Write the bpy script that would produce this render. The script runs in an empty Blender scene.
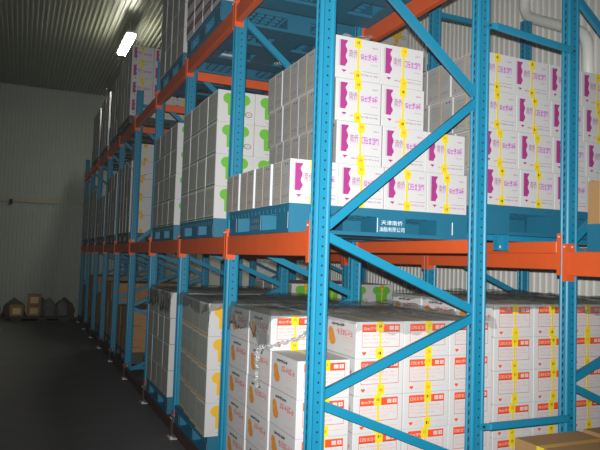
import bpy, bmesh, math, random
from mathutils import Vector, Matrix
random.seed(7)
sc = bpy.context.scene
COL = sc.collection
CAMH = 1.70
XF, XB, XC, XD = 1.431, 2.464, 3.191, 4.219     # first rack front / back posts, second rack front / back posts
LB, Y0 = 1.479, 2.9745                           # bay length, nearest frame
def YK(k): return Y0 + k * LB

# ------------------------------------------------------------------ materials
def lin(c):
    return tuple((v / 12.92 if v <= 0.04045 else ((v + 0.055) / 1.055) ** 2.4) for v in (x / 255 for x in c))
def mat(name, rgb, rough=0.6, metal=0.0, noise=0.0, scale=8.0, spec=0.5, bump=0.0, bscale=60.0):
    m = bpy.data.materials.new(name); m.use_nodes = True
    nt = m.node_tree; b = nt.nodes['Principled BSDF']
    c = lin(rgb)
    b.inputs['Base Color'].default_value = (*c, 1)
    b.inputs['Roughness'].default_value = rough
    b.inputs['Metallic'].default_value = metal
    b.inputs['Specular IOR Level'].default_value = spec
    tc = nt.nodes.new('ShaderNodeTexCoord')
    if noise:
        n = nt.nodes.new('ShaderNodeTexNoise'); n.inputs['Scale'].default_value = scale
        n.inputs['Detail'].default_value = 6
        nt.links.new(tc.outputs['Object'], n.inputs['Vector'])
        mx = nt.nodes.new('ShaderNodeMix'); mx.data_type = 'RGBA'
        mx.inputs['A'].default_value = (*[v * (1 - noise) for v in c], 1)
        mx.inputs['B'].default_value = (*[min(1, v * (1 + noise)) for v in c], 1)
        nt.links.new(n.outputs['Fac'], mx.inputs['Factor'])
        nt.links.new(mx.outputs['Result'], b.inputs['Base Color'])
    if bump:
        n2 = nt.nodes.new('ShaderNodeTexNoise'); n2.inputs['Scale'].default_value = bscale
        nt.links.new(tc.outputs['Object'], n2.inputs['Vector'])
        bp = nt.nodes.new('ShaderNodeBump'); bp.inputs['Strength'].default_value = bump
        bp.inputs['Distance'].default_value = 0.01
        nt.links.new(n2.outputs['Fac'], bp.inputs['Height'])
        nt.links.new(bp.outputs['Normal'], b.inputs['Normal'])
    return m
M = {}
M['blue'] = mat('rack_blue_paint', (12, 124, 158), 0.45, noise=.06, scale=14, spec=.45)
M['hole'] = mat('slot_dark', (14, 30, 44), 0.9)
M['orange'] = mat('beam_orange_paint', (214, 88, 36), 0.5, noise=.10, scale=9, spec=.4)
M['shaded_beam'] = mat('shaded_orange_paint', (74, 50, 42), 0.6, noise=.15, scale=9)  # orange beams at floor level, with their shade put into the colour
M['zinc'] = mat('galvanised_steel', (214, 214, 210), 0.45, metal=.15, noise=.15, scale=30)
M['red'] = mat('red_sticker', (190, 36, 40), 0.5)
M['pallet'] = mat('pallet_blue_plastic', (18, 103, 132), 0.55, noise=.08, scale=10)
M['dark_pallet'] = mat('dark_grey_pallet_plastic', (62, 64, 62), 0.6, noise=.1, scale=10)
M['white_mark'] = mat('white_mark', (225, 235, 238), 0.5)
M['card'] = mat('white_carton_board', (197, 197, 197), 0.7, noise=.025, scale=5, spec=.3)
M['seam'] = mat('carton_seam', (120, 118, 116), 0.9)
M['purple'] = mat('purple_print', (158, 44, 122), 0.6, noise=.12, scale=12)
M['plum'] = mat('plum_print', (112, 62, 84), 0.6, noise=.1, scale=12)
M['purple_ink'] = mat('purple_ink', (150, 70, 135), 0.6)
M['lilac'] = mat('lilac_print', (205, 185, 208), 0.6)
M['grey_ink'] = mat('grey_ink', (128, 128, 136), 0.7)
M['side_shade'] = mat('grey_green_side_shade', (160, 165, 154), 0.7, noise=.06, scale=10)  # covers carton sides: shade of the aisle side painted into the board
M['grey_shade'] = mat('grey_side_shade', (160, 158, 155), 0.7, noise=.06, scale=10)  # dims the purple cartons' sides, grazing light put into the colour
M['pale_ink'] = mat('pale_grey_ink', (176, 176, 182), 0.7)
M['black_ink'] = mat('black_ink', (45, 42, 44), 0.7)
M['orange_print'] = mat('orange_print', (232, 78, 30), 0.6)
M['red_ink'] = mat('red_ink', (204, 62, 50), 0.6)
M['pink_ink'] = mat('pale_red_ink', (222, 160, 152), 0.6)
M['bread'] = mat('golden_print', (214, 138, 52), 0.6, noise=.35, scale=40)
M['green'] = mat('green_print', (98, 178, 44), 0.6)
M['green_line'] = mat('green_line', (70, 128, 70), 0.7)
M['green_light'] = mat('pale_green_ink', (176, 214, 130), 0.7)
M['yellow'] = mat('yellow_print', (222, 172, 26), 0.6)
M['tape'] = mat('yellow_tape', (224, 204, 24), 0.35, noise=.05, scale=20)
M['tape_gold'] = mat('golden_tape', (208, 160, 36), 0.35)
M['strap'] = mat('yellow_strap', (220, 196, 50), 0.4)
M['strap_pale'] = mat('pale_strap', (176, 160, 122), 0.5)
M['kraft'] = mat('brown_cardboard', (166, 130, 86), 0.75, noise=.06, scale=8, spec=.3)
M['cream'] = mat('cream_label', (222, 205, 165), 0.7)
M['pipe'] = mat('pipe_lagging', (238, 238, 234), 0.45, noise=.05, scale=14, bump=.25, bscale=18)
M['wallr'] = mat('white_corrugated_sheet', (222, 222, 216), 0.45, noise=.04, scale=3)
M['walle'] = mat('grey_green_panel', (170, 180, 170), 0.55, noise=.06, scale=2)
M['ceil'] = mat('ceiling_sheet', (140, 142, 124), 0.36, metal=.45, noise=.06, scale=2)
M['trim'] = mat('pale_trim', (168, 168, 148), 0.55)
M['floor'] = mat('dark_concrete', (104, 103, 104), 0.6, noise=.22, scale=3.0, bump=.15, bscale=25)
M['lamp_body'] = mat('lamp_housing', (200, 200, 195), 0.5)
M['sack'] = mat('dark_woven_sack', (92, 88, 82), 0.8, noise=.3, scale=12, bump=.4, bscale=14)
M['dark'] = mat('dark_plastic', (30, 30, 32), 0.6)
def emis(name, col, st):
    m = bpy.data.materials.new(name); m.use_nodes = True; nt = m.node_tree
    nt.nodes.remove(nt.nodes['Principled BSDF'])
    e = nt.nodes.new('ShaderNodeEmission'); e.inputs['Color'].default_value = (*col, 1); e.inputs['Strength'].default_value = st
    nt.links.new(e.outputs[0], nt.nodes['Material Output'].inputs[0]); return m
M['tube'] = emis('lit_diffuser', (1, .97, .86), 110)
def film(name, opac, rough, tint=(.8, .82, .82), bscale=22.0, thru=(.95, .96, .96)):
    m = bpy.data.materials.new(name); m.use_nodes = True; nt = m.node_tree
    b = nt.nodes['Principled BSDF']
    b.inputs['Base Color'].default_value = (*tint, 1); b.inputs['Roughness'].default_value = rough
    b.inputs['Specular IOR Level'].default_value = 1.0
    tc = nt.nodes.new('ShaderNodeTexCoord')
    n2 = nt.nodes.new('ShaderNodeTexNoise'); n2.inputs['Scale'].default_value = bscale; n2.inputs['Detail'].default_value = 5
    n2.inputs['Distortion'].default_value = 1.2
    nt.links.new(tc.outputs['Object'], n2.inputs['Vector'])
    bp = nt.nodes.new('ShaderNodeBump'); bp.inputs['Strength'].default_value = 1.0; bp.inputs['Distance'].default_value = .045
    nt.links.new(n2.outputs['Fac'], bp.inputs['Height']); nt.links.new(bp.outputs['Normal'], b.inputs['Normal'])
    t = nt.nodes.new('ShaderNodeBsdfTransparent'); t.inputs[0].default_value = (*thru, 1)
    mx = nt.nodes.new('ShaderNodeMixShader'); mx.inputs[0].default_value = opac
    nt.links.new(t.outputs[0], mx.inputs[1]); nt.links.new(b.outputs[0], mx.inputs[2])
    nt.links.new(mx.outputs[0], nt.nodes['Material Output'].inputs[0]); return m
M['film'] = film('clear_stretch_film', .16, .12, (.14, .15, .15))
M['film_smoky'] = film('layered_stretch_film', .26, .13, (.24, .25, .25), thru=(.78, .80, .79))
M['film_thick'] = film('bunched_stretch_film', .5, .15, (.6, .62, .62))
M['film_dull'] = film('dull_stretch_film', .6, .3, (.35, .37, .36))

# ------------------------------------------------------------------ mesh builder
class MB:
    def __init__(s): s.v = []; s.f = []; s.m = []; s.mats = []
    def mi(s, k):
        if k not in s.mats: s.mats.append(k)
        return s.mats.index(k)
    def poly(s, pts, k):
        n = len(s.v); s.v += [tuple(p) for p in pts]; s.f.append(tuple(range(n, n + len(pts)))); s.m.append(s.mi(k))
    def hexa(s, p, k):                       # eight points: bottom four (ccw) then top four
        n = len(s.v); s.v += [tuple(q) for q in p]; a = s.mi(k)
        for f in ((3, 2, 1, 0), (4, 5, 6, 7), (0, 1, 5, 4), (1, 2, 6, 5), (2, 3, 7, 6), (3, 0, 4, 7)):
            s.f.append(tuple(n + i for i in f)); s.m.append(a)
    def box(s, x0, x1, y0, y1, z0, z1, k):
        s.hexa([(x0, y0, z0), (x1, y0, z0), (x1, y1, z0), (x0, y1, z0), (x0, y0, z1), (x1, y0, z1), (x1, y1, z1), (x0, y1, z1)], k)
    def prism(s, prof, z0, z1, k):           # prof: ccw list of (x, y), extruded up
        n = len(s.v); c = len(prof); a = s.mi(k)
        s.v += [(x, y, z0) for x, y in prof] + [(x, y, z1) for x, y in prof]
        for i in range(c):
            j = (i + 1) % c; s.f.append((n + i, n + j, n + c + j, n + c + i)); s.m.append(a)
        s.f.append(tuple(n + i for i in reversed(range(c)))); s.m.append(a)
        s.f.append(tuple(n + c + i for i in range(c))); s.m.append(a)
    def bar(s, a, b, w, t, k, side=Vector((0, 1, 0))):   # rectangular bar from a to b; t measured along side
        a, b = Vector(a), Vector(b); d = (b - a).normalized(); e = side.normalized(); u = d.cross(e).normalized()
        p = []
        for q in (a, b):
            p += [q - u * w / 2 - e * t / 2, q + u * w / 2 - e * t / 2, q + u * w / 2 + e * t / 2, q - u * w / 2 + e * t / 2]
        s.hexa(p, k)
    def tube(s, pts, r, k, seg=12, cap=True):
        pts = [Vector(p) for p in pts]; n0 = len(s.v); a = s.mi(k); up = Vector((.31, .2, .93))
        for i, p in enumerate(pts):
            d = (pts[min(i + 1, len(pts) - 1)] - pts[max(i - 1, 0)]).normalized()
            e = d.cross(up).normalized(); f = d.cross(e)
            rr = r[i] if isinstance(r, (list, tuple)) else r
            for j in range(seg):
                t = 2 * math.pi * j / seg; s.v.append(tuple(p + (e * math.cos(t) + f * math.sin(t)) * rr))
        for i in range(len(pts) - 1):
            for j in range(seg):
                j2 = (j + 1) % seg
                s.f.append((n0 + i * seg + j, n0 + i * seg + j2, n0 + (i + 1) * seg + j2, n0 + (i + 1) * seg + j)); s.m.append(a)
        if cap:
            s.f.append(tuple(n0 + j for j in reversed(range(seg)))); s.m.append(a)
            e0 = n0 + (len(pts) - 1) * seg; s.f.append(tuple(e0 + j for j in range(seg))); s.m.append(a)
    def mesh(s, name, bevel=0.0, smooth=False):
        me = bpy.data.meshes.new(name); me.from_pydata(s.v, [], s.f); me.update()
        for k in s.mats: me.materials.append(M[k])
        me.polygons.foreach_set('material_index', s.m)
        bm = bmesh.new(); bm.from_mesh(me)
        bmesh.ops.recalc_face_normals(bm, faces=bm.faces)
        if bevel:
            ed = [e for e in bm.edges if len(e.link_faces) == 2 and e.calc_face_angle(0) > .5 and e.calc_length() > bevel * 4]
            bmesh.ops.bevel(bm, geom=ed, offset=bevel, segments=1, affect='EDGES')
        bm.to_mesh(me); bm.free()
        if smooth: me.polygons.foreach_set('use_smooth', [True] * len(me.polygons))
        return me
    def build(s, name, parent=None, loc=(0, 0, 0), **kw):
        return link(name, s.mesh(name, **kw), parent, loc)
def link(name, data, parent=None, loc=(0, 0, 0), rz=0.0):
    o = bpy.data.objects.new(name, data); COL.objects.link(o); o.parent = parent
    o.location = loc; o.rotation_euler = (0, 0, rz); return o
def tag(o, label, cat, group=None):
    o['label'] = label; o['category'] = cat
    if group: o['group'] = group
    return o
def struct(name, mb, **kw):
    o = mb.build(name, **kw); o['kind'] = 'structure'; return o
def copy_tree(src, parent=None):
    c = src.copy(); COL.objects.link(c); c.parent = parent
    for ch in list(src.children): copy_tree(ch, c)
    return c

# ------------------------------------------------------------------ writing
_gl = {}
def glyphs(text):
    if text not in _gl:
        cu = bpy.data.curves.new('lettering', 'FONT'); cu.body = text; cu.resolution_u = 1
        ob = bpy.data.objects.new('lettering', cu); COL.objects.link(ob)
        bpy.context.view_layer.update()
        ev = ob.evaluated_get(bpy.context.evaluated_depsgraph_get()); me = ev.to_mesh()
        vs = [tuple(v.co) for v in me.vertices]; fs = [tuple(p.vertices) for p in me.polygons]
        ev.to_mesh_clear(); bpy.data.objects.remove(ob); bpy.data.curves.remove(cu)
        xs = [v[0] for v in vs]; ys = [v[1] for v in vs]
        x0, x1, y0, y1 = min(xs), max(xs), min(ys), max(ys)
        _gl[text] = ([((v[0] - x0) / (x1 - x0), (v[1] - y0) / (y1 - y0)) for v in vs], fs)
    return _gl[text]
class Face:
    """prints on one flat face: origin, unit u, unit v, size along u and v, outward normal"""
    def __init__(s, mb, o, u, v, su, sv, n, off=.0007):
        s.mb = mb; s.o = Vector(o); s.u = Vector(u) * su; s.v = Vector(v) * sv; s.n = Vector(n) * off
    def P(s, a, b, k=1): return s.o + s.u * a + s.v * b + s.n * k
    def rect(s, a0, a1, b0, b1, k, lay=1): s.mb.poly([s.P(a0, b0, lay), s.P(a1, b0, lay), s.P(a1, b1, lay), s.P(a0, b1, lay)], k)
    def poly(s, pts, k, lay=1): s.mb.poly([s.P(a, b, lay) for a, b in pts], k)
    def disc(s, a, b, ra, rb, k, lay=1, n=18): s.poly([(a + ra * math.cos(2 * math.pi * i / n), b + rb * math.sin(2 * math.pi * i / n)) for i in range(n)], k, lay)
    def frame(s, a0, a1, b0, b1, ta, tb, k):
        s.rect(a0, a1, b0, b0 + tb, k); s.rect(a0, a1, b1 - tb, b1, k); s.rect(a0, a0 + ta, b0 + tb, b1 - tb, k); s.rect(a1 - ta, a1, b0 + tb, b1 - tb, k)
    def text(s, t, a0, a1, b0, b1, k, lay=1):
        vs, fs = glyphs(t); n = len(s.mb.v); a = s.mb.mi(k)
        s.mb.v += [tuple(s.P(a0 + (a1 - a0) * x, b0 + (b1 - b0) * y, lay)) for x, y in vs]
        for f in fs: s.mb.f.append(tuple(n + i for i in f)); s.mb.m.append(a)
    def strokes(s, a0, a1, b0, b1, n, k, rnd, lay=1):      # unreadable small characters: a few thin strokes each
        w = (a1 - a0) / n; h = b1 - b0
        for i in range(n):
            x = a0 + i * w; x1 = x + w * .84; th = w * .11; tv = h * .10
            for b in rnd.sample((.0, .22, .45, .68, .90), rnd.choice((2, 3, 3))): s.rect(x + w * rnd.choice((0, .1)), x1 - w * rnd.choice((0, .1)), b0 + h * b, b0 + h * b + tv, k, lay)
            for b in rnd.sample((.0, .25, .5, .73), rnd.choice((2, 2, 3))): s.rect(x + w * b, x + w * b + th, b0 + h * rnd.choice((0, .0, .3)), b1 - h * rnd.choice((0, .0, .3)), k, lay)
    def lines(s, a0, a1, b0, b1, n, k, rnd, t=.35):
        h = (b1 - b0) / n
        for i in range(n):
            e = a1 if i < n - 1 else a0 + (a1 - a0) * rnd.uniform(.4, .8)
            s.rect(a0, e, b1 - (i + t) * h, b1 - i * h, k)

# ------------------------------------------------------------------ cartons
PW, PD, PH = .3115, .274, .2545      # purple / chef hat cartons
OW, OD, OH = .322, .385, .2065       # orange cartons
def faces(mb, w, d, h):
    fr = Face(mb, (-w / 2, -d / 2, 0), (1, 0, 0), (0, 0, 1), w, h, (0, -1, 0))
    sd = Face(mb, (-w / 2, d / 2, 0), (0, -1, 0), (0, 0, 1), d, h, (-1, 0, 0))
    tp = Face(mb, (-w / 2, -d / 2, h), (1, 0, 0), (0, 1, 0), w, d, (0, 0, 1), .0004)
    return fr, sd, tp
def carton_body(w, d, h, kind, rnd):
    mb = MB()
    k = 'kraft' if kind == 'kraft' else 'card'
    # body with slightly eased edges
    e = .003
    prof = [(-w / 2 + e, -d / 2), (w / 2 - e, -d / 2), (w / 2, -d / 2 + e), (w / 2, d / 2 - e), (w / 2 - e, d / 2), (-w / 2 + e, d / 2), (-w / 2, d / 2 - e), (-w / 2, -d / 2 + e)]
    mb.prism(prof, 0, h, k)
    fr, sd, tp = faces(mb, w, d, h)
    tp.rect(.493, .507, 0, 1, 'seam')                     # flap seam
    if kind == 'purple':
        fr.rect(.065, .10, .29, .915, 'pale_ink')
        pts = [(.10, .29)]
        for i in range(25):
            t = i / 24; pts.append((.232 + .019 * math.cos(t * 2 * math.pi * 2.5 + math.pi) * (1 + .3 * math.sin(t * 9)), .29 + .625 * t))
        pts.append((.10, .915)); fr.poly(pts, 'purple')
        fr.poly([(.185, .13), (.20, .165), (.235, .185), (.225, .205), (.145, .205), (.135, .185), (.17, .165)], 'purple')
        fr.rect(.28, .94, .485, .515, 'lilac'); fr.rect(.58, .94, .52, .68, 'lilac')
        fr.text('南侨', .285, .47, .52, .71, 'purple_ink', 2)
        fr.strokes(.545, .93, .525, .67, 5, 'purple_ink', rnd, 2)
        fr.strokes(.80, .93, .815, .85, 5, 'purple_ink', rnd)
        fr.strokes(.77, .92, .405, .43, 4, 'grey_ink', rnd)
        fr.rect(.60, .95, .225, .235, 'grey_ink')
        fr.strokes(.32, .95, .13, .165, 12, 'purple_ink', rnd)
        sd.rect(.015, .985, .01, .985, 'grey_shade', .5); sd.strokes(.12, .45, .80, .86, 6, 'grey_ink', rnd)
        sd.lines(.12, .46, .42, .74, 5, 'grey_ink', rnd, .2)
        sd.lines(.56, .9, .30, .66, 6, 'grey_ink', rnd, .16)
        sd.disc(.74, .90, .022, .026, 'black_ink'); sd.disc(.86, .90, .022, .026, 'black_ink')
        sd.disc(.16, .13, .03, .035, 'grey_ink'); sd.strokes(.24, .5, .11, .15, 6, 'grey_ink', rnd)
        sd.strokes(.6, .92, .13, .2, 4, 'grey_ink', rnd)
    elif kind == 'orange':
        fr.rect(.12, .90, .72, .93, 'orange_print'); fr.frame(.12, .90, .30, .74, .008, .014, 'red_ink')
        fr.strokes(.15, .42, .785, .865, 4, 'card', rnd, 2)
        fr.strokes(.44, .56, .785, .865, 2, 'card', rnd, 2)
        fr.rect(.68, .765, .775, .88, 'card', 2); fr.rect(.79, .87, .775, .88, 'card', 2)
        fr.text('口', .70, .745, .80, .855, 'orange_print', 3); fr.rect(.825, .84, .795, .86, 'orange_print', 3)
        fr.strokes(.15, .80, .60, .66, 14, 'pink_ink', rnd); fr.strokes(.15, .86, .50, .555, 16, 'pink_ink', rnd); fr.strokes(.15, .70, .40, .455, 12, 'pink_ink', rnd)
        fr.poly([(.17, .08), (.215, .15), (.20, .19), (.17, .175), (.14, .19), (.125, .15)], 'orange_print')
        fr.strokes(.25, .48, .17, .21, 8, 'pink_ink', rnd); fr.strokes(.25, .48, .09, .13, 8, 'pink_ink', rnd)
        fr.rect(.60, .90, .15, .165, 'pink_ink')
        sd.strokes(.22, .64, .79, .885, 5, 'black_ink', rnd); sd.rect(.22, .64, .825, .85, 'black_ink')
        sd.strokes(.40, .92, .56, .72, 6, 'red_ink', rnd); sd.rect(.55, .95, .49, .505, 'pink_ink')
        sd.poly([(.10, .60), (.13, .70), (.21, .73), (.27, .66), (.30, .52), (.36, .40), (.35, .28), (.27, .21), (.18, .24), (.12, .36), (.13, .47)], 'bread')
        sd.rect(.60, .94, .40, .415, 'pink_ink'); sd.rect(.62, .90, .17, .19, 'pink_ink'); sd.rect(.02, .98, .012, .024, 'seam')
    elif kind in ('green', 'yellow'):
        k2 = kind
        fr.disc(.30, .75, .165, .175, k2, 1); fr.disc(.70, .75, .165, .175, k2, 1.3); fr.disc(.5, .78, .17, .16, k2, 1.6)
        fr.poly([(.27, .22), (.73, .22), (.74, .70), (.26, .70)], k2, 2)
        fr.strokes(.36, .64, .56, .62, 5, 'green_light' if kind == 'green' else 'card', rnd, 3)
        fr.disc(.83, .30, .10, .085, 'black_ink', 1); fr.disc(.83, .30, .085, .068, 'card', 2); fr.strokes(.77, .89, .28, .32, 4, 'red_ink', rnd, 3)
        fr.strokes(.30, .46, .09, .13, 4, 'grey_ink', rnd)
        sd.rect(0, 1, .02, .07, 'green_line' if kind == 'green' else 'tape_gold'); sd.rect(.05, .95, .10, .94, 'side_shade')
        for q in range(5):
            a = .1 + q * .17; sd.rect(a, a + .02, .12, .93, 'grey_ink', 2)
        sd.strokes(.2, .8, .55, .63, 8, 'pale_ink', rnd, 3)
    elif kind == 'plum':
        sd.rect(0, 1, .20, .46, 'plum'); sd.rect(0, 1, .70, .84, 'plum'); sd.strokes(.1, .9, .28, .38, 8, 'card', rnd, 2); fr.rect(.1, .24, .25, .9, 'purple')
    elif kind == 'white':
        sd.rect(0, 1, .02, .055, 'green_line'); sd.rect(.05, .95, .08, .95, 'side_shade')
        for q in range(4):
            a = .14 + q * .2; sd.rect(a, a + .02, .10, .95, 'grey_ink', 2)
        fr.rect(0, 1, .005, .02, 'seam')
    elif kind == 'kraft':
        fr.strokes(.2, .7, .5, .62, 6, 'red_ink', rnd); fr.strokes(.2, .5, .2, .27, 6, 'black_ink', rnd)
        sd.strokes(.25, .6, .5, .6, 5, 'black_ink', rnd); sd.rect(.05, .95, .01, .02, 'seam')
    return mb.mesh(kind + '_carton')
def tape_mesh(w, d, h, top, k, off):
    mb = MB(); t = .0016; a = .024; L = .058
    z = h if top else 0
    zs = (z, z + t * .5) if top else (z - t * .5, z)
    mb.box(-a + off, a + off, -d / 2 - t, d / 2 + t, zs[0], zs[1], k)
    for s in (-1, 1):
        y = s * d / 2
        ya, yb = (y - t, y) if s < 0 else (y, y + t)
        mb.box(-a + off, a + off, ya, yb, z - L if top else z, z if top else z + L, k)
    y = -d / 2 - t - .0006; zz = z - .033 if top else z + .02
    for q in range(2): mb.poly([(off - .009 + q * .012, y, zz), (off - .001 + q * .012, y, zz), (off - .001 + q * .012, y, zz + .016), (off - .009 + q * .012, y, zz + .016)], 'bread')
    return mb.mesh('tape')
def strap_mesh(w, d, h, off, cross=False):
    mb = MB(); a = .0065; t = .0022
    if not cross:
        mb.box(off - a, off + a, -d / 2 - t, -d / 2, 0, h, 'strap'); mb.box(off - a, off + a, d / 2, d / 2 + t, 0, h, 'strap')
        mb.box(off - a, off + a, -d / 2 - t, d / 2 + t, h, h + .0007, 'strap'); mb.box(off - a, off + a, -d / 2 - t, d / 2 + t, -.0007, 0, 'strap')
    else:
        mb.box(-w / 2 - t, -w / 2, -a, a, 0, h, 'strap_pale'); mb.box(w / 2, w / 2 + t, -a, a, 0, h, 'strap_pale')
        mb.box(-w / 2 - t, w / 2 + t, -a, a, h, h + .0007, 'strap_pale')
    return mb.mesh('strap')
_proto = {}
def proto(kind, full):
    key = (kind, full)
    if key in _proto: return _proto[key]
    w, d, h = (OW, OD, OH) if kind == 'orange' else (PW, PD, PH)
    if kind == 'kraft': w, d, h = .40, .34, .30
    kids = []
    bodies = [carton_body(w, d, h, kind, random.Random(q)) for q in range(2)]
    if full:
        kt = 'tape' if kind in ('purple', 'orange', 'kraft') else 'tape_gold'
        for q in range(2):
            off = (-.006, .010)[q]
            kids.append([('tape', tape_mesh(w, d, h, True, kt, off), 'yellow printed tape over the top flaps'), ('tape', tape_mesh(w, d, h, False, kt, off), 'yellow printed tape over the bottom flaps')])
            if kind != 'kraft': kids[-1].append(('strap', strap_mesh(w, d, h, off * .5), 'narrow yellow strap'))
            if kind == 'purple': kids[-1].append(('strap', strap_mesh(w, d, h, 0, True), 'narrow pale strap across the side'))
    else: kids = [[], []]
    _proto[key] = (bodies, kids, (w, d, h)); return _proto[key]
ORD = ['first', 'second', 'third', 'fourth', 'fifth', 'sixth', 'seventh']
DESC = {'purple': 'white carton with purple label', 'orange': 'white carton with orange label', 'green': 'white carton with green chef hat',
        'yellow': 'white carton with yellow chef hat', 'white': 'plain white carton', 'kraft': 'brown cardboard carton', 'plum': 'white carton with plum side bands'}
NAME = {'purple': 'purple_label_carton', 'orange': 'orange_label_carton', 'green': 'green_chef_hat_carton', 'yellow': 'yellow_chef_hat_carton', 'white': 'plain_white_carton', 'kraft': 'brown_cardboard_box', 'plum': 'plum_banded_carton'}
KEEP = {2: 'fff0fff', 13: '17733', 14: '1ffdef', 19: '23f', 20: '7ffff', 21: '3f', 22: '7ffff', 23: '3d', 26: '1037ff', 27: '105c7', 4: 'fffff', 5: '1fffffffff', 7: '1fffffffff', 8: 'fffff', 10: 'fff', 15: '3fffff', 16: '1ffff', 17: '1ffff', 18: '1ffff'}      # which cartons of a stack can be seen
REG = []; LI = [0]
def put_carton(kind, full, x, y, z, rz, label, group, var=0):
    bodies, kids, _ = proto(kind, full)
    o = link(NAME[kind], bodies[var], None, (x, y, z), rz); tag(o, label, 'carton', group)
    for n, me, lb in kids[var]:
        c = link(n, me, o); c['label'] = lb
    return o
def load(kind, x0, yf, z0, ni, nj, nk, where, group, height=None, full=False, fulli=99, gap=None, jit=.006, fan=.004, keep=None, lean=None):
    """one palletised stack: only the cartons on its visible faces.  height(i, j) -> layers there"""
    rnd = random.Random(hash(where) % 1000 if False else sum(map(ord, where)))
    _, _, (w, d, h) = proto(kind, full)
    pw, pd, ph = (w + .003, d + .004, h + .0015) if gap is None else gap
    H = height or (lambda i, j: nk)
    li = LI[0]; LI[0] += 1; e = -1; mask = int(KEEP[li], 16) if li in KEEP else None
    for i in range(ni):
        for j in range(nj):
            for k in range(H(i, j)):
                vis = i == 0 or j == 0 or (i > 0 and H(i - 1, j) <= k) or (j > 0 and H(i, j - 1) <= k) or (z0 + k * ph < CAMH - .2 and k == H(i, j) - 1)
                if keep: vis = vis and keep(i, j, k)
                if not vis: continue
                e += 1
                if mask is not None and not mask >> e & 1: rnd.random(); continue
                top = H(i, j) - 1 - k
                ly = 'top' if top == 0 else ('bottom' if k == 0 else ORD[top])
                if j == 0: pos = f'{ly} layer, front row, {ORD[i]} column'
                elif i == 0: pos = f'{ly} layer, aisle side, {ORD[j]} row back'
                else: pos = f'{ly} layer, {ORD[i]} column, {ORD[j]} row back'
                x = x0 + i * pw + (.028 if (kind == 'orange' and i and where != 'wall rack') else 0) + w / 2 + rnd.uniform(-jit, jit) * .35 - (fan * j if i == 0 or fan < 0 else 0) + (lean[k] if lean else 0)
                y = yf + j * pd + d / 2 + rnd.uniform(-1, 1) * .002
                o = put_carton(kind, full and (i <= fulli), x, y, z0 + k * ph, rnd.uniform(-1, 1) * .004, f'{DESC[kind]}, {pos}, {where}', group, rnd.randrange(2)); REG.append((li, e, i, j, k, o.name))
    return pw, pd, ph

# ------------------------------------------------------------------ pallets
def pallet_parts(w, d, h, text, pk='pallet'):
    deck = MB(); t = .022
    deck.box(-w / 2, w / 2, -d / 2, d / 2, h - t, h, pk)
    n = 16; rb = h - t - .028
    for i in range(n + 1):
        x = -w / 2 + .006 + (w - .012) * i / n; deck.box(x - .004, x + .004, -d / 2, d / 2, rb, h - t, pk)
        y = -d / 2 + .006 + (d - .012) * i / n; deck.box(-w / 2, w / 2, y - .004, y + .004, rb + .001, h - t, pk)
    run = MB(); sx_, sy_ = .245, .20; bx = (-w / 2, w / 2 * .0 - .055, w / 2 - sx_); by = (-d / 2, -.12, d / 2 - sy_); wx = (sx_, .215, sx_); wy = (sy_, .24, sy_)
    for a, b in zip(by, wy): run.box(-w / 2, w / 2, a, a + b, 0, .022, pk)
    for a, b in zip(bx, wx):
        run.box(a, a + b, by[0] + wy[0], by[1], .001, .021, pk); run.box(a, a + b, by[1] + wy[1], by[2], .001, .021, pk)
    blocks = []
    for ix, x in enumerate(bx):
        for iy, y in enumerate(by):
            sx, sy = wx[ix], wy[iy]
            mb = MB(); mb.box(x + .004, x + sx - .004, y + .004, y + sy - .004, .022, rb + .001, pk)
            # seam glare painted on as white edge lines; lettering
            f = Face(mb, (x + .004, y + .004, .022), (1, 0, 0), (0, 0, 1), sx - .008, rb - .022, (0, -1, 0))
            g = Face(mb, (x + .004, y + sy - .004, .022), (0, -1, 0), (0, 0, 1), sy - .008, rb - .022, (-1, 0, 0))
            if iy == 0:
                if ix == 0 and text: f.rect(.55, .58, .1, .95, 'white_mark')
                if ix == 1 and text:
                    f.rect(.02, .045, .05, .95, 'white_mark'); text and f.text('天津南侨', .16, .90, .52, .82, 'white_mark'); text and f.text('油脂有限公司', .10, .97, .10, .40, 'white_mark')
                if ix == 2 and text: f.rect(.5, .53, .1, .95, 'white_mark')
            if ix == 0:
                if iy == 2: g.rect(.80, .86, .0, 1, 'white_mark')
                if iy == 1: g.rect(.90, .94, .0, 1, 'white_mark'); text and g.text('天津南侨', .14, .80, .52, .82, 'grey_ink'); text and g.text('油脂有限公司', .08, .86, .10, .40, 'grey_ink')
                if iy == 0: g.rect(.90, .95, .0, 1, 'white_mark')
            blocks.append(mb.mesh('block'))
    return deck.mesh('deck'), run.mesh('bottom_runners'), blocks
_pal = {}
def pallet(x0, x1, y0, y1, z, h, label, group='plastic pallets'):
    key = (round(x1 - x0, 3), round(y1 - y0, 3), h, 'lettering' in label, 'dark_pallet' if label.startswith('dark') else 'pallet')
    if key not in _pal: _pal[key] = pallet_parts(x1 - x0, y1 - y0, h, key[3], key[4])
    dk, rn, bl = _pal[key]
    o = link('pallet', None, None, ((x0 + x1) / 2, (y0 + y1) / 2, z)); tag(o, label, 'pallet', group)
    link('deck', dk, o); link('bottom_runners', rn, o)
    for b in bl: link('block', b, o)
    return o

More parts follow.
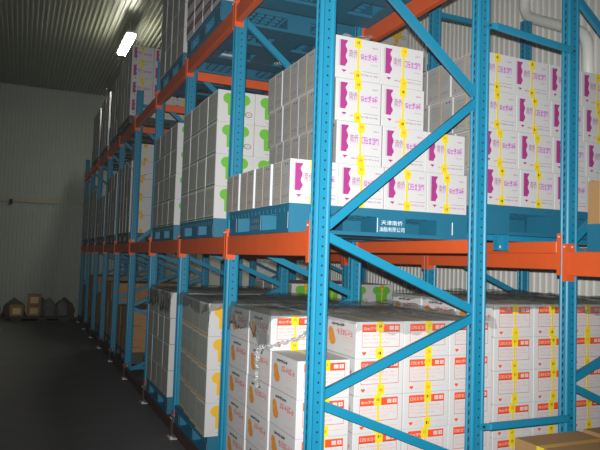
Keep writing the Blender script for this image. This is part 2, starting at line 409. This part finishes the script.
# ------------------------------------------------------------------ racking
PH_FRAME = 3.98
PX, PY = .094, .072
def post_mesh():
    mb = MB(); x, y = PX / 2, PY / 2
    g = .006
    prof = [(-x, -y + .010), (-x + .007, -y + .002), (-x + .018, -y), (-x + .026, -y + g), (x - .026, -y + g), (x - .018, -y), (x - .007, -y + .002), (x, -y + .010),
            (x, y - .012), (x - .004, y - .004), (x - .02, y), (-x + .02, y), (-x + .004, y - .004), (-x, y - .012),
            (-x + .0, .018), (-x + g, .012), (-x + g, -.012), (-x, -.018)]
    mb.prism(prof, .008, PH_FRAME, 'blue')
    z = .12
    while z < PH_FRAME - .05:
        yy = -y + g - .0008
        for xx in (0.004,):
            mb.poly([(xx + .0062 * math.cos(q * math.pi / 3), yy, z + .0062 * math.sin(q * math.pi / 3)) for q in range(6)], 'hole')
        xx = -x + g - .0008
        mb.poly([(xx, .006, z + .006), (xx, -.004, z + .012), (xx, -.006, z + .040), (xx, .004, z + .034)], 'hole')
        mb.poly([(-x + .006 + .003 * math.cos(q * math.pi / 2), -y + .0015, z + .025 + .004 * math.sin(q * math.pi / 2)) for q in range(4)], 'hole') if False else None
        z += .05
    return mb.mesh('post')
ME_POST = post_mesh()
def base_mesh():
    mb = MB(); mb.box(-.075, .075, -.07, .07, 0, .008, 'zinc')
    for sx in (-1, 1):
        mb.tube([(sx * .06, -.05, .008), (sx * .06, -.05, .022)], .011, 'zinc', 6)
        mb.poly([(sx * .044, -.036, .008), (sx * .072, -.036, .008), (sx * .044, -.036, .05)], 'zinc')
    return mb.mesh('base_plate')
ME_BASE = base_mesh()
def sticker_mesh():
    mb = MB(); mb.box(-PX / 2 - .002, -PX / 2 + .02, -PY / 2 - .001, PY / 2 - .02, .215, .25, 'red')
    mb.poly([(-PX / 2 - .0028, -.02, .205), (-PX / 2 - .0028, -.005, .205), (-PX / 2 - .0028, -.005, .222), (-PX / 2 - .0028, -.02, .222)], 'white_mark')
    return mb.mesh('warning_sticker')
ME_STICK = sticker_mesh()
def brace_list(xa, xb, zt):
    ia, ib = xa + PX / 2 - .012, xb - PX / 2 + .012
    f, b = 'f', 'b'
    seq = [('f', .10), ('b', .54), ('f', .975), ('b', 1.412), ('f', 1.85), ('b', 2.687), ('f', 3.50)]
    X = {'f': ia, 'b': ib}
    out = []
    for (s0, z0), (s1, z1) in zip(seq[:-1], seq[1:]):
        e = .021 if z1 > z0 else -.021
        out.append(((X[s0], z0 + .024), (X[s1], z1 - .024)))
    out.append(((ia, zt), (ib, zt))); out.append(((ia, .14), (ib, .14)))
    return out
def brace_mesh(a, b):
    mb = MB(); w, t = .046, .028
    A, B = Vector((a[0], 0, a[1])), Vector((b[0], 0, b[1]))
    d = (B - A).normalized(); u = d.cross(Vector((0, 1, 0))).normalized(); e = Vector((0, 1, 0))
    # channel: web towards the viewer side with two returned flanges
    mb.bar(A - e * t / 2, B - e * t / 2, w, .003, 'blue')
    for s in (-1, 1): mb.bar(A + u * s * (w / 2 - .0015), B + u * s * (w / 2 - .0015), .003, t, 'blue')
    for q in (A, B):
        q2 = q + (d if q is A else -d) * .0
        mb.tube([q2 - e * (t / 2 + .006), q2 - e * t / 2], .008, 'hole', 6)
    return mb.mesh('brace')
def make_frame(w, zt):
    root = bpy.data.objects.new('upright_frame', None)
    COL.objects.link(root)
    for x in (0, w):
        p = link('post', ME_POST, root, (x, 0, 0))
        link('base_plate', ME_BASE, p)
    for a, b in brace_list(0, w, zt): link('brace', brace_mesh(a, b), root)
    return root
fa = make_frame(XB - XF, 3.77); fb = make_frame(XD - XC, 3.86)
FN = ['nearest', 'second', 'third', 'fourth', 'fifth', 'sixth', 'seventh', 'eighth', 'ninth', 'tenth']
for k in range(10):
    o = fa if k == 0 else copy_tree(fa)
    o.location = (XF, YK(k), 0)
    if k in (2, 3):
        st = link('warning_sticker', ME_STICK, [c for c in o.children if c.name.startswith('post') and c.location.x < .1][0]); st['label'] = 'small red sticker'
    tag(o, f'blue upright frame of the aisle rack, {FN[k]} from the camera', 'rack frame', 'blue upright frames')
for k in range(-1, 6):
    o = fb if k == -1 else copy_tree(fb)
    o.location = (XC, YK(k), 0)
    tag(o, 'blue upright frame of the wall rack, just outside the right edge' if k < 0 else f'blue upright frame of the wall rack, {FN[k]} in view', 'rack frame', 'blue upright frames')

def beam_parts(h, t, step, pk):
    L = LB - PY - .008
    mb = MB()
    if step:
        mb.box(-t / 2 - .012, t / 2, -L / 2, L / 2, -h * .42, 0, pk); mb.box(-t / 2, t / 2, -L / 2, L / 2, -h, -h * .42, pk)
    else:
        mb.box(-t / 2, t / 2, -L / 2, L / 2, -h, 0, pk)
    body = mb.mesh('beam_body', bevel=.004)
    cs = []
    for s in (-1, 1):
        c = MB(); y = s * (LB / 2 - PY / 2)
        y0, y1 = sorted((y, y - s * .004))
        c.box(-t / 2 - .004, t / 2 + .012, y0, y1, -h - .035, .05, pk)          # plate against the side of the post
        y0, y1 = sorted((y - s * .004, y + s * .030))
        c.box(-t / 2 - .008, -t / 2 - .004, y0, y1, -h - .035, .05, pk)         # leg over the face of the post
        c.tube([(-t / 2 - .012, y + s * .014, .03), (-t / 2 - .008, y + s * .014, .03)], .006, 'zinc', 8)
        c.tube([(t / 4, y - s * .007, .03), (t / 4, y - s * .003, .03)], .007, 'zinc', 8)
        cs.append(c.mesh('beam_connector'))
    return body, cs
_bm = {}
def beam(x, k, ztop, h, label, back=False, step=False, t=.05):
    pk = 'shaded_beam' if ztop < .3 else 'orange'; key = (h, step, t, pk)
    if key not in _bm: _bm[key] = beam_parts(h, t, step, pk)
    body, cs = _bm[key]
    o = link('load_beam', body, None, (x, YK(k) + LB / 2, ztop), math.pi if back else 0)
    tag(o, label, 'rack beam', 'orange load beams')
    for c in cs: link('beam_connector', c, o)
    return o
xf = XF - PX / 2 + .025 - .004 ; xb = XB + PX / 2 - .025 + .004
BN = ['nearest', 'second', 'third', 'fourth', 'fifth', 'sixth', 'seventh', 'eighth', 'ninth']
for k in range(9):
    for zt, h, nm in ((.15, .10, 'floor'), (1.850, .132, 'middle'), (3.569, .122, 'upper')):
        beam(xf, k, zt, h, (f'shade-darkened orange beam along the aisle, {BN[k]} bay, floor level' if nm == 'floor' else f'orange beam along the aisle, {BN[k]} bay, {nm} level'), t=.05)
        if nm == 'middle': beam(xb, k, 1.850, .084, f'orange rear beam of the aisle rack, {BN[k]} bay, middle level', back=True)
        else: beam(xb, k, zt, h, f'{"shade-darkened orange" if nm == "floor" else "orange"} rear beam of the aisle rack, {BN[k]} bay, {nm} level', back=True)
xc = XC - PX / 2 + .021; xd = XD + PX / 2 - .021
for k in range(0, 5):
    beam(xc, k, 1.865, .18, f'deep orange front beam of the wall rack, {BN[k]} bay, middle level', step=True)
    beam(xd, k, 1.865, .12, f'orange rear beam of the wall rack, {BN[k]} bay, middle level', back=True)
    if k >= 2:
        beam(xc, k, 3.569, .122, f'orange front beam of the wall rack, {BN[k]} bay, upper level'); beam(xd, k, 3.569, .122, f'orange rear beam of the wall rack, {BN[k]} bay, upper level', back=True)
beam(xc, -1, 1.80, .15, 'deep orange beam leaving the picture at the right edge')
beam(xd, -1, 1.80, .15, 'orange rear beam of the bay beyond the right edge', back=True)
for k in (2, 3, 4):
    mb = MB(); mb.box(XF + .05, XB - .05, YK(k) - .048, YK(k) - .020, 3.385, 3.470, 'orange'); o = mb.build('cross_tie', bevel=.003)
    tag(o, f'orange cross tie under the upper level, {FN[k]} upright frame', 'cross tie', 'orange cross ties')
# row spacers between the two racks
for z, z2, lb in ((3.128, 3.084, 'blue round spacer bar joining the two racks above the purple cartons'), (.768, .770, 'blue round spacer bar joining the two racks above the brown cartons')):
    mb = MB(); xa, xe = XB + PX / 2 - .01, XC - PX / 2 + .03; y = Y0 - PY / 2 - .014
    mb.bar((xa + .03, y, z), (xe - .03, y, z2), .042, .028, 'blue')
    o = mb.build('row_spacer', bevel=.006); tag(o, lb, 'spacer bar', 'row spacers')
    for x, zz, sg in ((xa, z, 1), (xe, z2, -1)):
        e = MB(); e.hexa([(x - .02, y + .006, zz - .018), (x + .02, y + .006, zz - .018), (x + .02, y + .013, zz - .018), (x - .02, y + .013, zz - .018), (x - .02, y + .006, zz + .018), (x + .02, y + .006, zz + .018), (x + .02, y + .013, zz + .018), (x - .02, y + .013, zz + .018)], 'blue')
        e.bar((x + sg * .012, y + .006, zz), (x + sg * .035, y, zz), .036, .012, 'blue'); e.tube([(x - sg * .004, y + .001, zz), (x - sg * .004, y + .008, zz)], .008, 'hole', 8); e.build('end_plate', o)
# pallet support bar on the middle level of the wall rack
mb = MB(); mb.box(2.66, XD + .03, 3.335, 3.385, 1.8665, 1.905, 'blue'); o = mb.build('pallet_support_bar', bevel=.003)
tag(o, 'light blue support bar under the wall rack pallet', 'support bar')
e = MB(); e.box(2.89, 2.985, 3.323, 3.330, 1.80, 1.9045, 'blue'); e.box(2.89, 2.905, 3.285, 3.323, 1.80, 1.9045, 'blue'); e.box(2.97, 2.985, 3.285, 3.323, 1.80, 1.9045, 'blue')
e.tube([(2.937, 3.316, 1.825), (2.937, 3.323, 1.825)], .010, 'zinc', 8); e.build('bracket', o)
mb = MB(); mb.box(2.66, XD + .03, 4.22, 4.27, 1.8665, 1.905, 'blue'); o = mb.build('pallet_support_bar', bevel=.003)
tag(o, 'rear blue support bar under the wall rack pallet', 'support bar')

# ------------------------------------------------------------------ goods
LP = (1.395, 2.645)
G = lambda s: s
# --- nearest bay, middle level: purple cartons
pallet(1.385, 2.645, 3.29, 4.405, 1.852, .167, 'blue pallet under the purple-label cartons, nearest bay, with white company lettering')
hp = lambda i, j: 1 if i == 0 else (4 if i in (1, 2) else (2 if j < 4 else 2))
load('purple', 1.388, 3.30, 2.020, 4, 4, 4, 'nearest aisle bay', 'purple-label cartons of the nearest aisle bay', hp, full=True, fan=.010, lean=(0, -.022, -.034, -.046))
# --- nearest bay, floor: orange cartons
pallet(1.40, 2.70, 3.15, 4.33, .15, .165, 'blue pallet under the orange-label cartons, nearest aisle bay, floor level')
ho = lambda i, j: 4 if (i == 0 and j == 0) else 5
load('orange', 1.402, 3.14, .317, 4, 3, 5, 'nearest aisle bay', 'orange-label cartons of the nearest aisle bay', ho, full=True, fan=.006)
# --- wall rack, nearest bay
pallet(2.765, 4.02, 3.30, 4.40, 1.9065, .195, 'blue pallet of the wall rack under purple-label cartons')
load('purple', 2.712, 3.302, 2.1035, 4, 4, 4, 'wall rack', 'purple-label cartons of the wall rack', full=True, lean=(.068, .048, .022, 0))
pallet(2.745, 4.045, 3.15, 4.33, 0, .205, 'blue pallet of the wall rack under orange-label cartons')
load('orange', 2.744, 3.14, .207, 4, 3, 6, 'wall rack', 'orange-label cartons of the wall rack', full=True)
# --- second bay
pallet(1.37, 2.62, 4.77, 5.885, 1.852, .147, 'blue pallet under green chef hat cartons, second bay, middle level')
load('green', 1.370, 4.772, 2.0, 4, 4, 4, 'second bay', 'green chef hat cartons of the second bay', full=True, fulli=2, fan=0)
pallet(1.392, 2.642, 4.775, 5.885, .15, .158, 'blue pallet under yellow chef hat cartons, second bay, floor level')
load('yellow', 1.368, 4.782, .31, 4, 4, 4, 'second bay', 'yellow chef hat cartons of the second bay', full=True, fulli=1, fan=-.020)
# --- third bay
pallet(1.38, 2.63, 6.20, 7.31, 1.852, .147, 'blue pallet under green chef hat cartons, third bay, middle level')
load('green', 1.380, 6.202, 2.0, 4, 4, 4, 'third bay', 'green chef hat cartons of the third bay', fan=0)
pallet(1.39, 2.64, 6.20, 7.31, .15, .158, 'blue pallet under plain white cartons, third bay, floor level')
load('white', 1.385, 6.202, .31, 4, 4, 4, 'third bay, floor level', 'plain white cartons of the third bay', fan=0)
# --- fifth bay and beyond (fourth bay stands empty)
for k in range(4, 9):
    y = YK(k) + .22
    if k == 4: put_carton('white', True, 1.585, y + .15, 2.0 + 4 * .256, .01, 'plain white carton with golden tape alone on top of its stack, fifth bay', 'plain white cartons, fifth bay')
    pallet(1.39, 2.64, y, y + 1.11, 1.852, .147, f'dark pallet under white cartons, {BN[k]} bay, middle level')
    load('white', 1.392, y + .002, 2.0, 3 if k == 4 else 2, 4, 4, f'{BN[k]} bay, middle level', f'plain white cartons, {BN[k]} bay', full=(k == 4), height=(lambda i, j: 4) if k != 6 else (lambda i, j: 3))
# --- upper level
pallet(1.39, 2.64, 3.25, 4.36, 3.571, .165, 'blue pallet seen from below on the upper level, nearest bay')
pallet(1.36, 2.61, 4.75, 5.86, 3.571, .165, 'blue pallet under plum-banded cartons, second bay, upper level')
load('plum', 1.362, 4.752, 3.738, 2, 4, 4, 'upper second bay', 'plum-banded cartons, second bay, upper level')
pallet(1.40, 2.65, 6.20, 7.31, 3.571, .165, 'blue pallet under white cartons, third bay, upper level')
load('white', 1.402, 6.202, 3.738, 2, 4, 5, 'third bay, upper level', 'plain white cartons, third bay, upper level')
for k in range(4, 8):
    y = YK(k) + (.31 if k == 4 else .25)
    xs = 1.34 if k == 4 else 1.39
    pallet(xs, xs + 1.25, y, y + 1.105, 3.571, .115, f'dark pallet under cartons, {BN[k]} bay, upper level')
    load('purple' if k == 4 else 'white', xs + .002, y + .002, 3.688, 3 if k == 4 else 2, 4, 4, f'upper {BN[k]} bay', f'cartons of the {BN[k]} bay, upper level', full=(k == 4))
# --- floor level beyond: brown cartons
for k in range(4, 9):
    y = YK(k) + .24
    pallet(1.44, 2.69, y, y + 1.07, .15, .158, f'dark pallet under brown cartons, {BN[k]} bay, floor level')
    load('kraft', 1.445, y + .01, .31, 3, 3, 2 if k % 2 == 0 else 3, f'{BN[k]} bay', f'brown cartons of the {BN[k]} bay', jit=.012)
# --- wall rack further back
pallet(2.65, 3.90, 6.15, 7.25, 0, .158, 'blue pallet of the wall rack under green chef hat cartons')
load('green', 2.655, 6.152, .160, 4, 4, 5, 'wall rack', 'green chef hat cartons of the wall rack', full=True, keep=lambda i, j, k: j == 0 or k == 4)
pallet(2.73, 3.98, 6.10, 7.20, 3.571, .132, 'blue pallet under yellow chef hat cartons, wall rack, upper level')
load('yellow', 2.735, 6.102, 3.705, 4, 4, 3, 'wall rack', 'yellow chef hat cartons of the wall rack', full=True, keep=lambda i, j, k: j == 0)
for yy, nk, nm in ((9.13, 4, 'fifth'), (11.98, 3, 'seventh')):
    pallet(2.78, 4.03, yy, yy + 1.11, 0, .158, f'blue pallet of the wall rack under green chef hat cartons, {nm} bay')
    load('green', 2.785, yy + .002, .160, 4, 4, nk, f'wall rack {nm}', f'green chef hat cartons of the wall rack, {nm} bay', keep=lambda i, j, k: j == 0 or k == nk - 1)
# --- bay leaving the picture at the right
pallet(3.17, 4.27, 1.75, 2.82, 1.802, .168, 'blue pallet cut by the right edge, on the deep orange beam')
mb = MB(); w, d, h = .42, .09, .275
mb.prism([(-w / 2 + .004, -d / 2), (w / 2 - .004, -d / 2), (w / 2, -d / 2 + .004), (w / 2, d / 2), (-w / 2, d / 2), (-w / 2, -d / 2 + .004)], 0, h, 'kraft')
o = mb.build('carton', loc=(3.262 + w / 2, 2.80 + d / 2, 1.972)); tag(o, 'brown carton with cream label at the right edge, on a blue pallet', 'carton')
e = MB(); f = Face(e, (-w / 2, -d / 2, 0), (1, 0, 0), (0, 0, 1), w, h, (0, -1, 0), .001)
f.rect(.06, .94, .05, .92, 'cream', 1); f.strokes(.14, .4, .68, .8, 3, 'orange_print', random.Random(3), 2); f.strokes(.14, .8, .3, .38, 9, 'grey_ink', random.Random(4), 2)
e.build('paper_label', o)
# --- brown cartons in the foreground
pallet(2.64, 3.86, 1.76, 2.85, 0, .158, 'blue pallet under the brown cartons at the bottom right corner')
def big_carton(x0, x1, y0, y1, z0, z1, label):
    mb = MB(); w, d, h = x1 - x0, y1 - y0, z1 - z0
    mb.prism([(-w / 2, -d / 2), (w / 2, -d / 2), (w / 2, d / 2), (-w / 2, d / 2)], 0, h, 'kraft')
    t = Face(mb, (-w / 2, -d / 2, h), (1, 0, 0), (0, 1, 0), w, d, (0, 0, 1), .0006); t.rect(0, 1, .495, .505, 'seam')
    o = mb.build('carton', loc=((x0 + x1) / 2, (y0 + y1) / 2, z0), bevel=.003); tag(o, label, 'carton', 'brown cartons in the foreground')
    e = MB(); e.box(-w / 2 - .001, w / 2 + .001, -.022, .022, h, h + .001, 'tape_gold')
    for s in (-1, 1):
        a = sorted((s * w / 2, s * (w / 2 + .0015))); e.box(a[0], a[1], -.026, .026, h - .06, h, 'tape')
    q = e.build('tape', o); q['label'] = 'yellow packing tape along the top'
    return o
big_carton(2.648, 3.14, 2.455, 2.845, .158, .718, 'brown carton with yellow tape at the bottom edge, left one')
big_carton(3.185, 3.68, 2.455, 2.845, .158, .725, 'brown carton with yellow tape cut by the right edge, bottom corner')

# ------------------------------------------------------------------ stretch film
def film_sheet(name, x0, x1, y0, y1, z, over_x, over_y, mk, seed, amp=.012, label=None, n=44, droop=1.0, corner=False):
    """crumpled sheet lying on a stack and hanging over its aisle side and its front"""
    rnd = random.Random(seed); from mathutils import noise
    mb = MB(); NX, NY = n, n
    px = lambda u: x0 - over_x + u * (x1 - x0 + over_x)
    py = lambda v: y0 - over_y + v * (y1 - y0 + over_y)
    vs = []
    for i in range(NX + 1):
        for j in range(NY + 1):
            X, Y = px(i / NX), py(j / NY)
            w1 = noise.noise(Vector((X * 6 + seed, Y * 6, .3))); w2 = noise.noise(Vector((X * 17, Y * 17 + seed, 1.7)))
            w3 = abs(noise.noise(Vector((X * 9 + Y * 5 + seed, Y * 4, 4.1))))
            lift = .008 + amp * (w1 * .8 + w2 * .5 + .9) * .8
            dx, dy = max(0, x0 - X), max(0, y0 - Y)
            lim = max(.35, .80 - .65 * noise.noise(Vector((X * 4 + seed, Y * 4, 9.0))) - .28 * noise.noise(Vector((X * 15 + seed, Y * 15, 5.0))))
            hang = (dx + dy) * droop * lim
            P = Vector((max(X, x0) - (.012 + .014 * (w2 + w3) + .28 * dx * abs(noise.noise(Vector((Y * 14, X * 5, seed)))) if dx > 0 else 0), max(Y, y0) - (.012 + .014 * (w1 + w3) + .28 * dy * abs(noise.noise(Vector((X * 14, Y * 5, seed)))) if dy > 0 else 0), z + (lift if hang == 0 else .004 + lift * .3) - hang))
            vs.append(P)
    m = mb.mi(mk); mb.v = [tuple(p) for p in vs]
    for i in range(NX):
        for j in range(NY):
            a = i * (NY + 1) + j; mb.f.append((a, a + NY + 1, a + NY + 2, a + 1)); mb.m.append(m)
    o = mb.build(name, smooth=True)
    if label: tag(o, label, 'plastic film')
    return o
ZO = .317 + 5 * .208
fo = film_sheet('stretch_film', 1.395, 2.74, 3.53, 4.31, ZO, .20, .03, 'film_smoky', 3, .03, 'clear crinkled film over the rear of the orange-label cartons, nearest bay', n=60)
f2 = film_sheet('stretch_film', 1.765, 2.74, 3.135, 3.52, ZO, .03, .09, 'film', 11, .016, 'clear crinkled film over the front of the orange-label cartons, nearest bay', n=50)
film_sheet('stretch_film', 2.74, 4.04, 3.135, 4.31, .207 + 6 * .208, .05, .07, 'film_smoky', 21, .03, 'clear crinkled film over the orange-label cartons of the wall rack', n=60)
film_sheet('stretch_film', 1.388, 2.64, 4.775, 5.88, .31 + 4 * .256, .12, .10, 'film_smoky', 31, .02, 'clear film over the yellow chef hat cartons of the second bay', n=40)
film_sheet('stretch_film', 1.40, 2.65, 6.19, 7.30, .31 + 4 * .256, .22, .03, 'film_smoky', 41, .02, 'clear film over the white cartons of the third bay', n=40)
film_sheet('stretch_film', 1.72, 1.93, 3.31, 3.75, 2.020 + 4 * .256, .0, .0, 'film_thick', 51, .03, 'crinkled shiny film on top of the purple-label cartons, nearest bay', n=40)
# twisted strand of film hanging on the orange cartons
mb = MB(); pts = []; rr = []
path = [(1.69, 3.505, 1.365), (1.64, 3.50, 1.30), (1.60, 3.495, 1.24), (1.50, 3.495, 1.205), (1.40, 3.51, 1.185), (1.368, 3.60, 1.165), (1.366, 3.66, 1.12), (1.366, 3.67, 1.04), (1.366, 3.665, .96), (1.368, 3.67, .90)]
for i in range(len(path) - 1):
    for q in range(8):
        t = q / 8; a, b = Vector(path[i]), Vector(path[i + 1]); p = a.lerp(b, t)
        p += Vector((random.uniform(-1, 1), random.uniform(-1, 1), random.uniform(-1, 1))) * .006
        pts.append(p); rr.append(random.uniform(.006, .014) * (1.0 if i < 5 else 1.35))
mb.tube(pts, rr, 'film_thick', 7); mb.build('film_strand', fo, smooth=False)
# shiny film strip hanging on the far upper stack
def strip(name, pts, w, mk, label, seed=1):
    rnd = random.Random(seed); mb = MB(); m = mb.mi(mk); P = []
    for i in range(len(pts) - 1):
        for q in range(10): P.append(Vector(pts[i]).lerp(Vector(pts[i + 1]), q / 10))
    P.append(Vector(pts[-1]))
    for i, p in enumerate(P):
        for s in (-1, -.3, .4, 1): mb.v.append((p.x + rnd.uniform(-.012, .012), p.y + s * w + rnd.uniform(-.01, .01), p.z + rnd.uniform(-.01, .01)))
    for i in range(len(P) - 1):
        for j in range(3): a = i * 4 + j; mb.f.append((a, a + 1, a + 5, a + 4)); mb.m.append(m)
    o = mb.build(name); tag(o, label, 'plastic film'); return o
strip('film_strip', [(1.32, 12.02, 4.75), (1.33, 12.08, 4.4), (1.34, 12.1, 3.9), (1.35, 12.12, 3.65)], .07, 'film_thick', 'shiny strip of film hanging on the far upper white cartons', 4)
strip('film_strip', [(1.36, 9.10, 2.95), (1.50, 9.08, 2.80), (1.66, 9.08, 2.86)], .015, 'film_thick', 'thin shiny strand of film across the fifth bay cartons', 5)

# ------------------------------------------------------------------ far end of the aisle
pallet(-.12, 1.18, 16.45, 17.02, 0, .12, 'dark pallet on the floor by the far end wall')
for x, z, lb in ((-.02, .122, 'small brown carton on the far pallet, left one'), (.36, .122, 'small brown carton on the far pallet, under another carton'), (.36, .385, 'small brown carton on top of another on the far pallet')):
    _, _, (w, d, h) = proto('kraft', False)
    o = link('carton', None, None, (x + .03, 16.70, z)); tag(o, lb, 'carton', 'small cartons at the far end')
    mb = MB(); mb.box(-.15, .15, -.15, .15, 0, .255, 'kraft'); mb.build('box_body', o, bevel=.004)
    e = MB(); e.box(-.09, .09, -.153, -.15, .05, .2, 'cream'); e.build('paper_label', o)
def bundle(x, y, r, h, seed, label, mk='film_dull', z=.122):
    from mathutils import noise
    mb = MB(); m = mb.mi(mk); n, k = 18, 10
    for i in range(k + 1):
        for j in range(n):
            t = 2 * math.pi * j / n; v = i / k
            rad = r * (1 - .35 * v ** 2) * (1 + .25 * noise.noise(Vector((math.cos(t) * 2 + seed, math.sin(t) * 2, v * 4)))) * (.02 + min(1, (1 - v) * 3) * .98)
            mb.v.append((math.cos(t) * rad * 1.3, math.sin(t) * rad, h * v + .03 * noise.noise(Vector((j, i, seed * 1.0)))* v))
    for i in range(k):
        for j in range(n):
            a = i * n + j; b = i * n + (j + 1) % n; mb.f.append((a, b, b + n, a + n)); mb.m.append(m)
    mb.f.append(tuple(reversed(range(n)))); mb.m.append(m)
    o = mb.build('plastic_bundle', loc=(x, y, z)); tag(o, label, 'plastic bundle', 'crumpled film bundles at the far end'); return o
bundle(.73, 16.74, .13, .46, 2, 'crumpled bundle of plastic film beside the far cartons')
bundle(1.03, 16.74, .095, .40, 5, 'crumpled bundle of plastic film at the right end of the far pallet')

for q, (x, r, h, lb) in enumerate(((-.62, .20, .60, 'dark full sack against the end wall, at the left edge'), (-.05, .21, .52, 'dark full sack against the end wall, behind the small cartons'),
                                   (.55, .22, .56, 'dark full sack against the end wall, behind the film bundles'), (1.12, .20, .54, 'dark full sack against the end wall, beside the last rack frame'))):
    b = bundle(x, 17.32, r, h, 11 + q * 3, lb, 'sack', 0); b.name = 'sack'; b['category'] = 'sack'; b['group'] = 'dark sacks at the end wall'
# ------------------------------------------------------------------ pipe on the wall
def bend(pts, r=.10, n=6):
    out = [Vector(pts[0])]
    for a, b, c in zip(pts[:-2], pts[1:-1], pts[2:]):
        a, b, c = Vector(a), Vector(b), Vector(c); p, q = b + (a - b).normalized() * r, b + (c - b).normalized() * r
        for i in range(n + 1):
            t = i / n; out.append(p * (1 - t) ** 2 + b * 2 * t * (1 - t) + q * t * t)
    out.append(Vector(pts[-1])); return out
mb = MB(); mb.tube(bend([(4.52, 4.82, 5.6), (4.52, 4.80, 4.21), (4.50, 4.01, 3.78), (4.50, 3.985, 3.15)], .14, 8), .052, 'pipe', 16)
o = mb.build('wall_pipe', smooth=True); tag(o, 'white lagged pipe bending along the corrugated wall, top right', 'pipe')
mb = MB(); 
for z in (4.9, 3.35): 
    y = 4.81 if z > 4 else 3.99
    mb.box(4.50, 4.622, y - .06, y + .06, z - .012, z + .012, 'zinc')
mb.build('pipe_bracket', o)

# ------------------------------------------------------------------ room
XL, XR, YN, YE, ZC = -5.0, 4.62, -2.5, 17.6, 5.95
mb = MB(); mb.box(XL - .1, XR + .2, YN - .1, YE + .2, -.1, 0, 'floor'); struct('floor', mb)
def corr(name, axis, a0, a1, b0, b1, pos, pitch, depth, mk, inward):
    """corrugated sheet: ribs repeat along a, run along b"""
    mb = MB(); m = mb.mi(mk); n = int((a1 - a0) / pitch); prof = []
    for i in range(n + 1):
        a = a0 + i * pitch
        for f, dd in ((0, 0), (.50, 0), (.62, depth), (.88, depth)): prof.append((a + f * pitch, dd))
    for a, dd in prof:
        for b in (b0, b1):
            q = pos + inward * dd
            mb.v.append({'x': (q, a, b), 'y': (a, q, b), 'z': (a, b, q)}[axis])
    for i in range(len(prof) - 1): mb.f.append((2 * i, 2 * i + 1, 2 * i + 3, 2 * i + 2)); mb.m.append(m)
    o = mb.build(name); o['kind'] = 'structure'; return o
corr('wall_right', 'x', YN, YE, 0, ZC, XR, .078, -.016, 'wallr', 1)
corr('wall_end', 'y', XL, XR, 0, ZC, YE, .09, .012, 'walle', -1)
corr('ceiling', 'z', XL, XR, YN, YE, ZC, .085, .024, 'ceil', -1)
mb = MB(); mb.box(XL, XR, YE - .045, YE - .012, 2.93, 3.06, 'trim'); struct('trim_1', mb)
mb = MB(); mb.box(XL, XR, YE - .06, YE - .012, 0, .12, 'trim'); struct('baseboard_end', mb)
mb = MB(); mb.box(-.30, -.22, YE - .10, YE - .045, 2.86, 2.99, 'dark'); o = mb.build('wall_bracket', bevel=.005); tag(o, 'small dark bracket fixed to the pale rail on the end wall', 'bracket')

# ------------------------------------------------------------------ lamps
def lamp(x, y, z, label):
    o = link('ceiling_light', None, None, (x, y, z)); tag(o, label, 'ceiling light', 'ceiling lights')
    mb = MB(); mb.box(-.085, .085, -.64, .64, .03, .075, 'lamp_body'); mb.tube([(0, -.4, .07), (0, -.4, .32)], .008, 'lamp_body', 6); mb.tube([(0, .4, .07), (0, .4, .32)], .008, 'lamp_body', 6); mb.build('housing', o, bevel=.01)
    mb = MB(); mb.box(-.075, .075, -.60, .60, -.02, .03, 'tube'); mb.build('diffuser', o, bevel=.01)
    return o
lamp(1.64, 12.05, 5.62, 'lit fluorescent ceiling light above the far racks')
def light(kind, name, loc, power, col=(1, 1, 1), **kw):
    l = bpy.data.lights.new(name, kind); l.energy = power; l.color = col
    for a, b in kw.items(): setattr(l, a, b)
    o = bpy.data.objects.new(name, l); COL.objects.link(o); o.location = loc; return o
fl = light('SPOT', 'camera_flash', (-.02, -.01, CAMH + .075), 1150, (1, .985, .96), shadow_soft_size=.012, spot_size=math.radians(78), spot_blend=1.0)
fl.rotation_euler = Vector((math.sin(math.radians(28.0)), math.cos(math.radians(28.0)), .045)).to_track_quat('-Z', 'Y').to_euler()

w = bpy.data.worlds.new('store_air'); sc.world = w; w.use_nodes = True
w.node_tree.nodes['Background'].inputs[0].default_value = (.75, .85, .9, 1); w.node_tree.nodes['Background'].inputs[1].default_value = .035

# faint mist volume, added so its scatter lifts the blacks
mv = bpy.data.materials.new('veil_scatter'); mv.use_nodes = True; nt = mv.node_tree; nt.nodes.remove(nt.nodes['Principled BSDF'])
vs_ = nt.nodes.new('ShaderNodeVolumeScatter'); vs_.inputs['Color'].default_value = (.97, 1, .99, 1); vs_.inputs['Density'].default_value = .00024
nt.links.new(vs_.outputs[0], nt.nodes['Material Output'].inputs['Volume']); M['veil'] = mv
mb = MB(); mb.box(XL - 1, XR + .6, YN - 1, YE + .6, -.4, ZC + .6, 'veil'); o = mb.build('veil_volume'); o['kind'] = 'stuff'; o['label'] = 'added light-scattering mist filling the whole store'; o['category'] = 'veil_volume'

# ------------------------------------------------------------------ camera
yw, pt, rl = (math.radians(v) for v in (23.885, 3.096, 1.824))
fw = Vector((math.sin(yw) * math.cos(pt), math.cos(yw) * math.cos(pt), math.sin(pt)))
rt = Vector((math.cos(yw), -math.sin(yw), 0)); up = rt.cross(fw)
r2 = rt * math.cos(rl) + up * math.sin(rl); u2 = -rt * math.sin(rl) + up * math.cos(rl)
cd = bpy.data.cameras.new('camera'); cd.sensor_width = 36; cd.lens = 36 * 630.36 / 600; cd.clip_start = .02
cam = bpy.data.objects.new('camera', cd); COL.objects.link(cam)
mx = Matrix.Identity(4)
for i in range(3): mx[i][0] = r2[i]; mx[i][1] = u2[i]; mx[i][2] = -fw[i]; mx[i][3] = (0, 0, CAMH)[i]
cam.matrix_world = mx; sc.camera = cam
sc.view_settings.view_transform = 'Standard'; sc.view_settings.look = 'None'
sc.view_settings.exposure = 0; sc.view_settings.gamma = 1; sc.view_settings.use_curve_mapping = False
sc.cycles.use_denoising = True
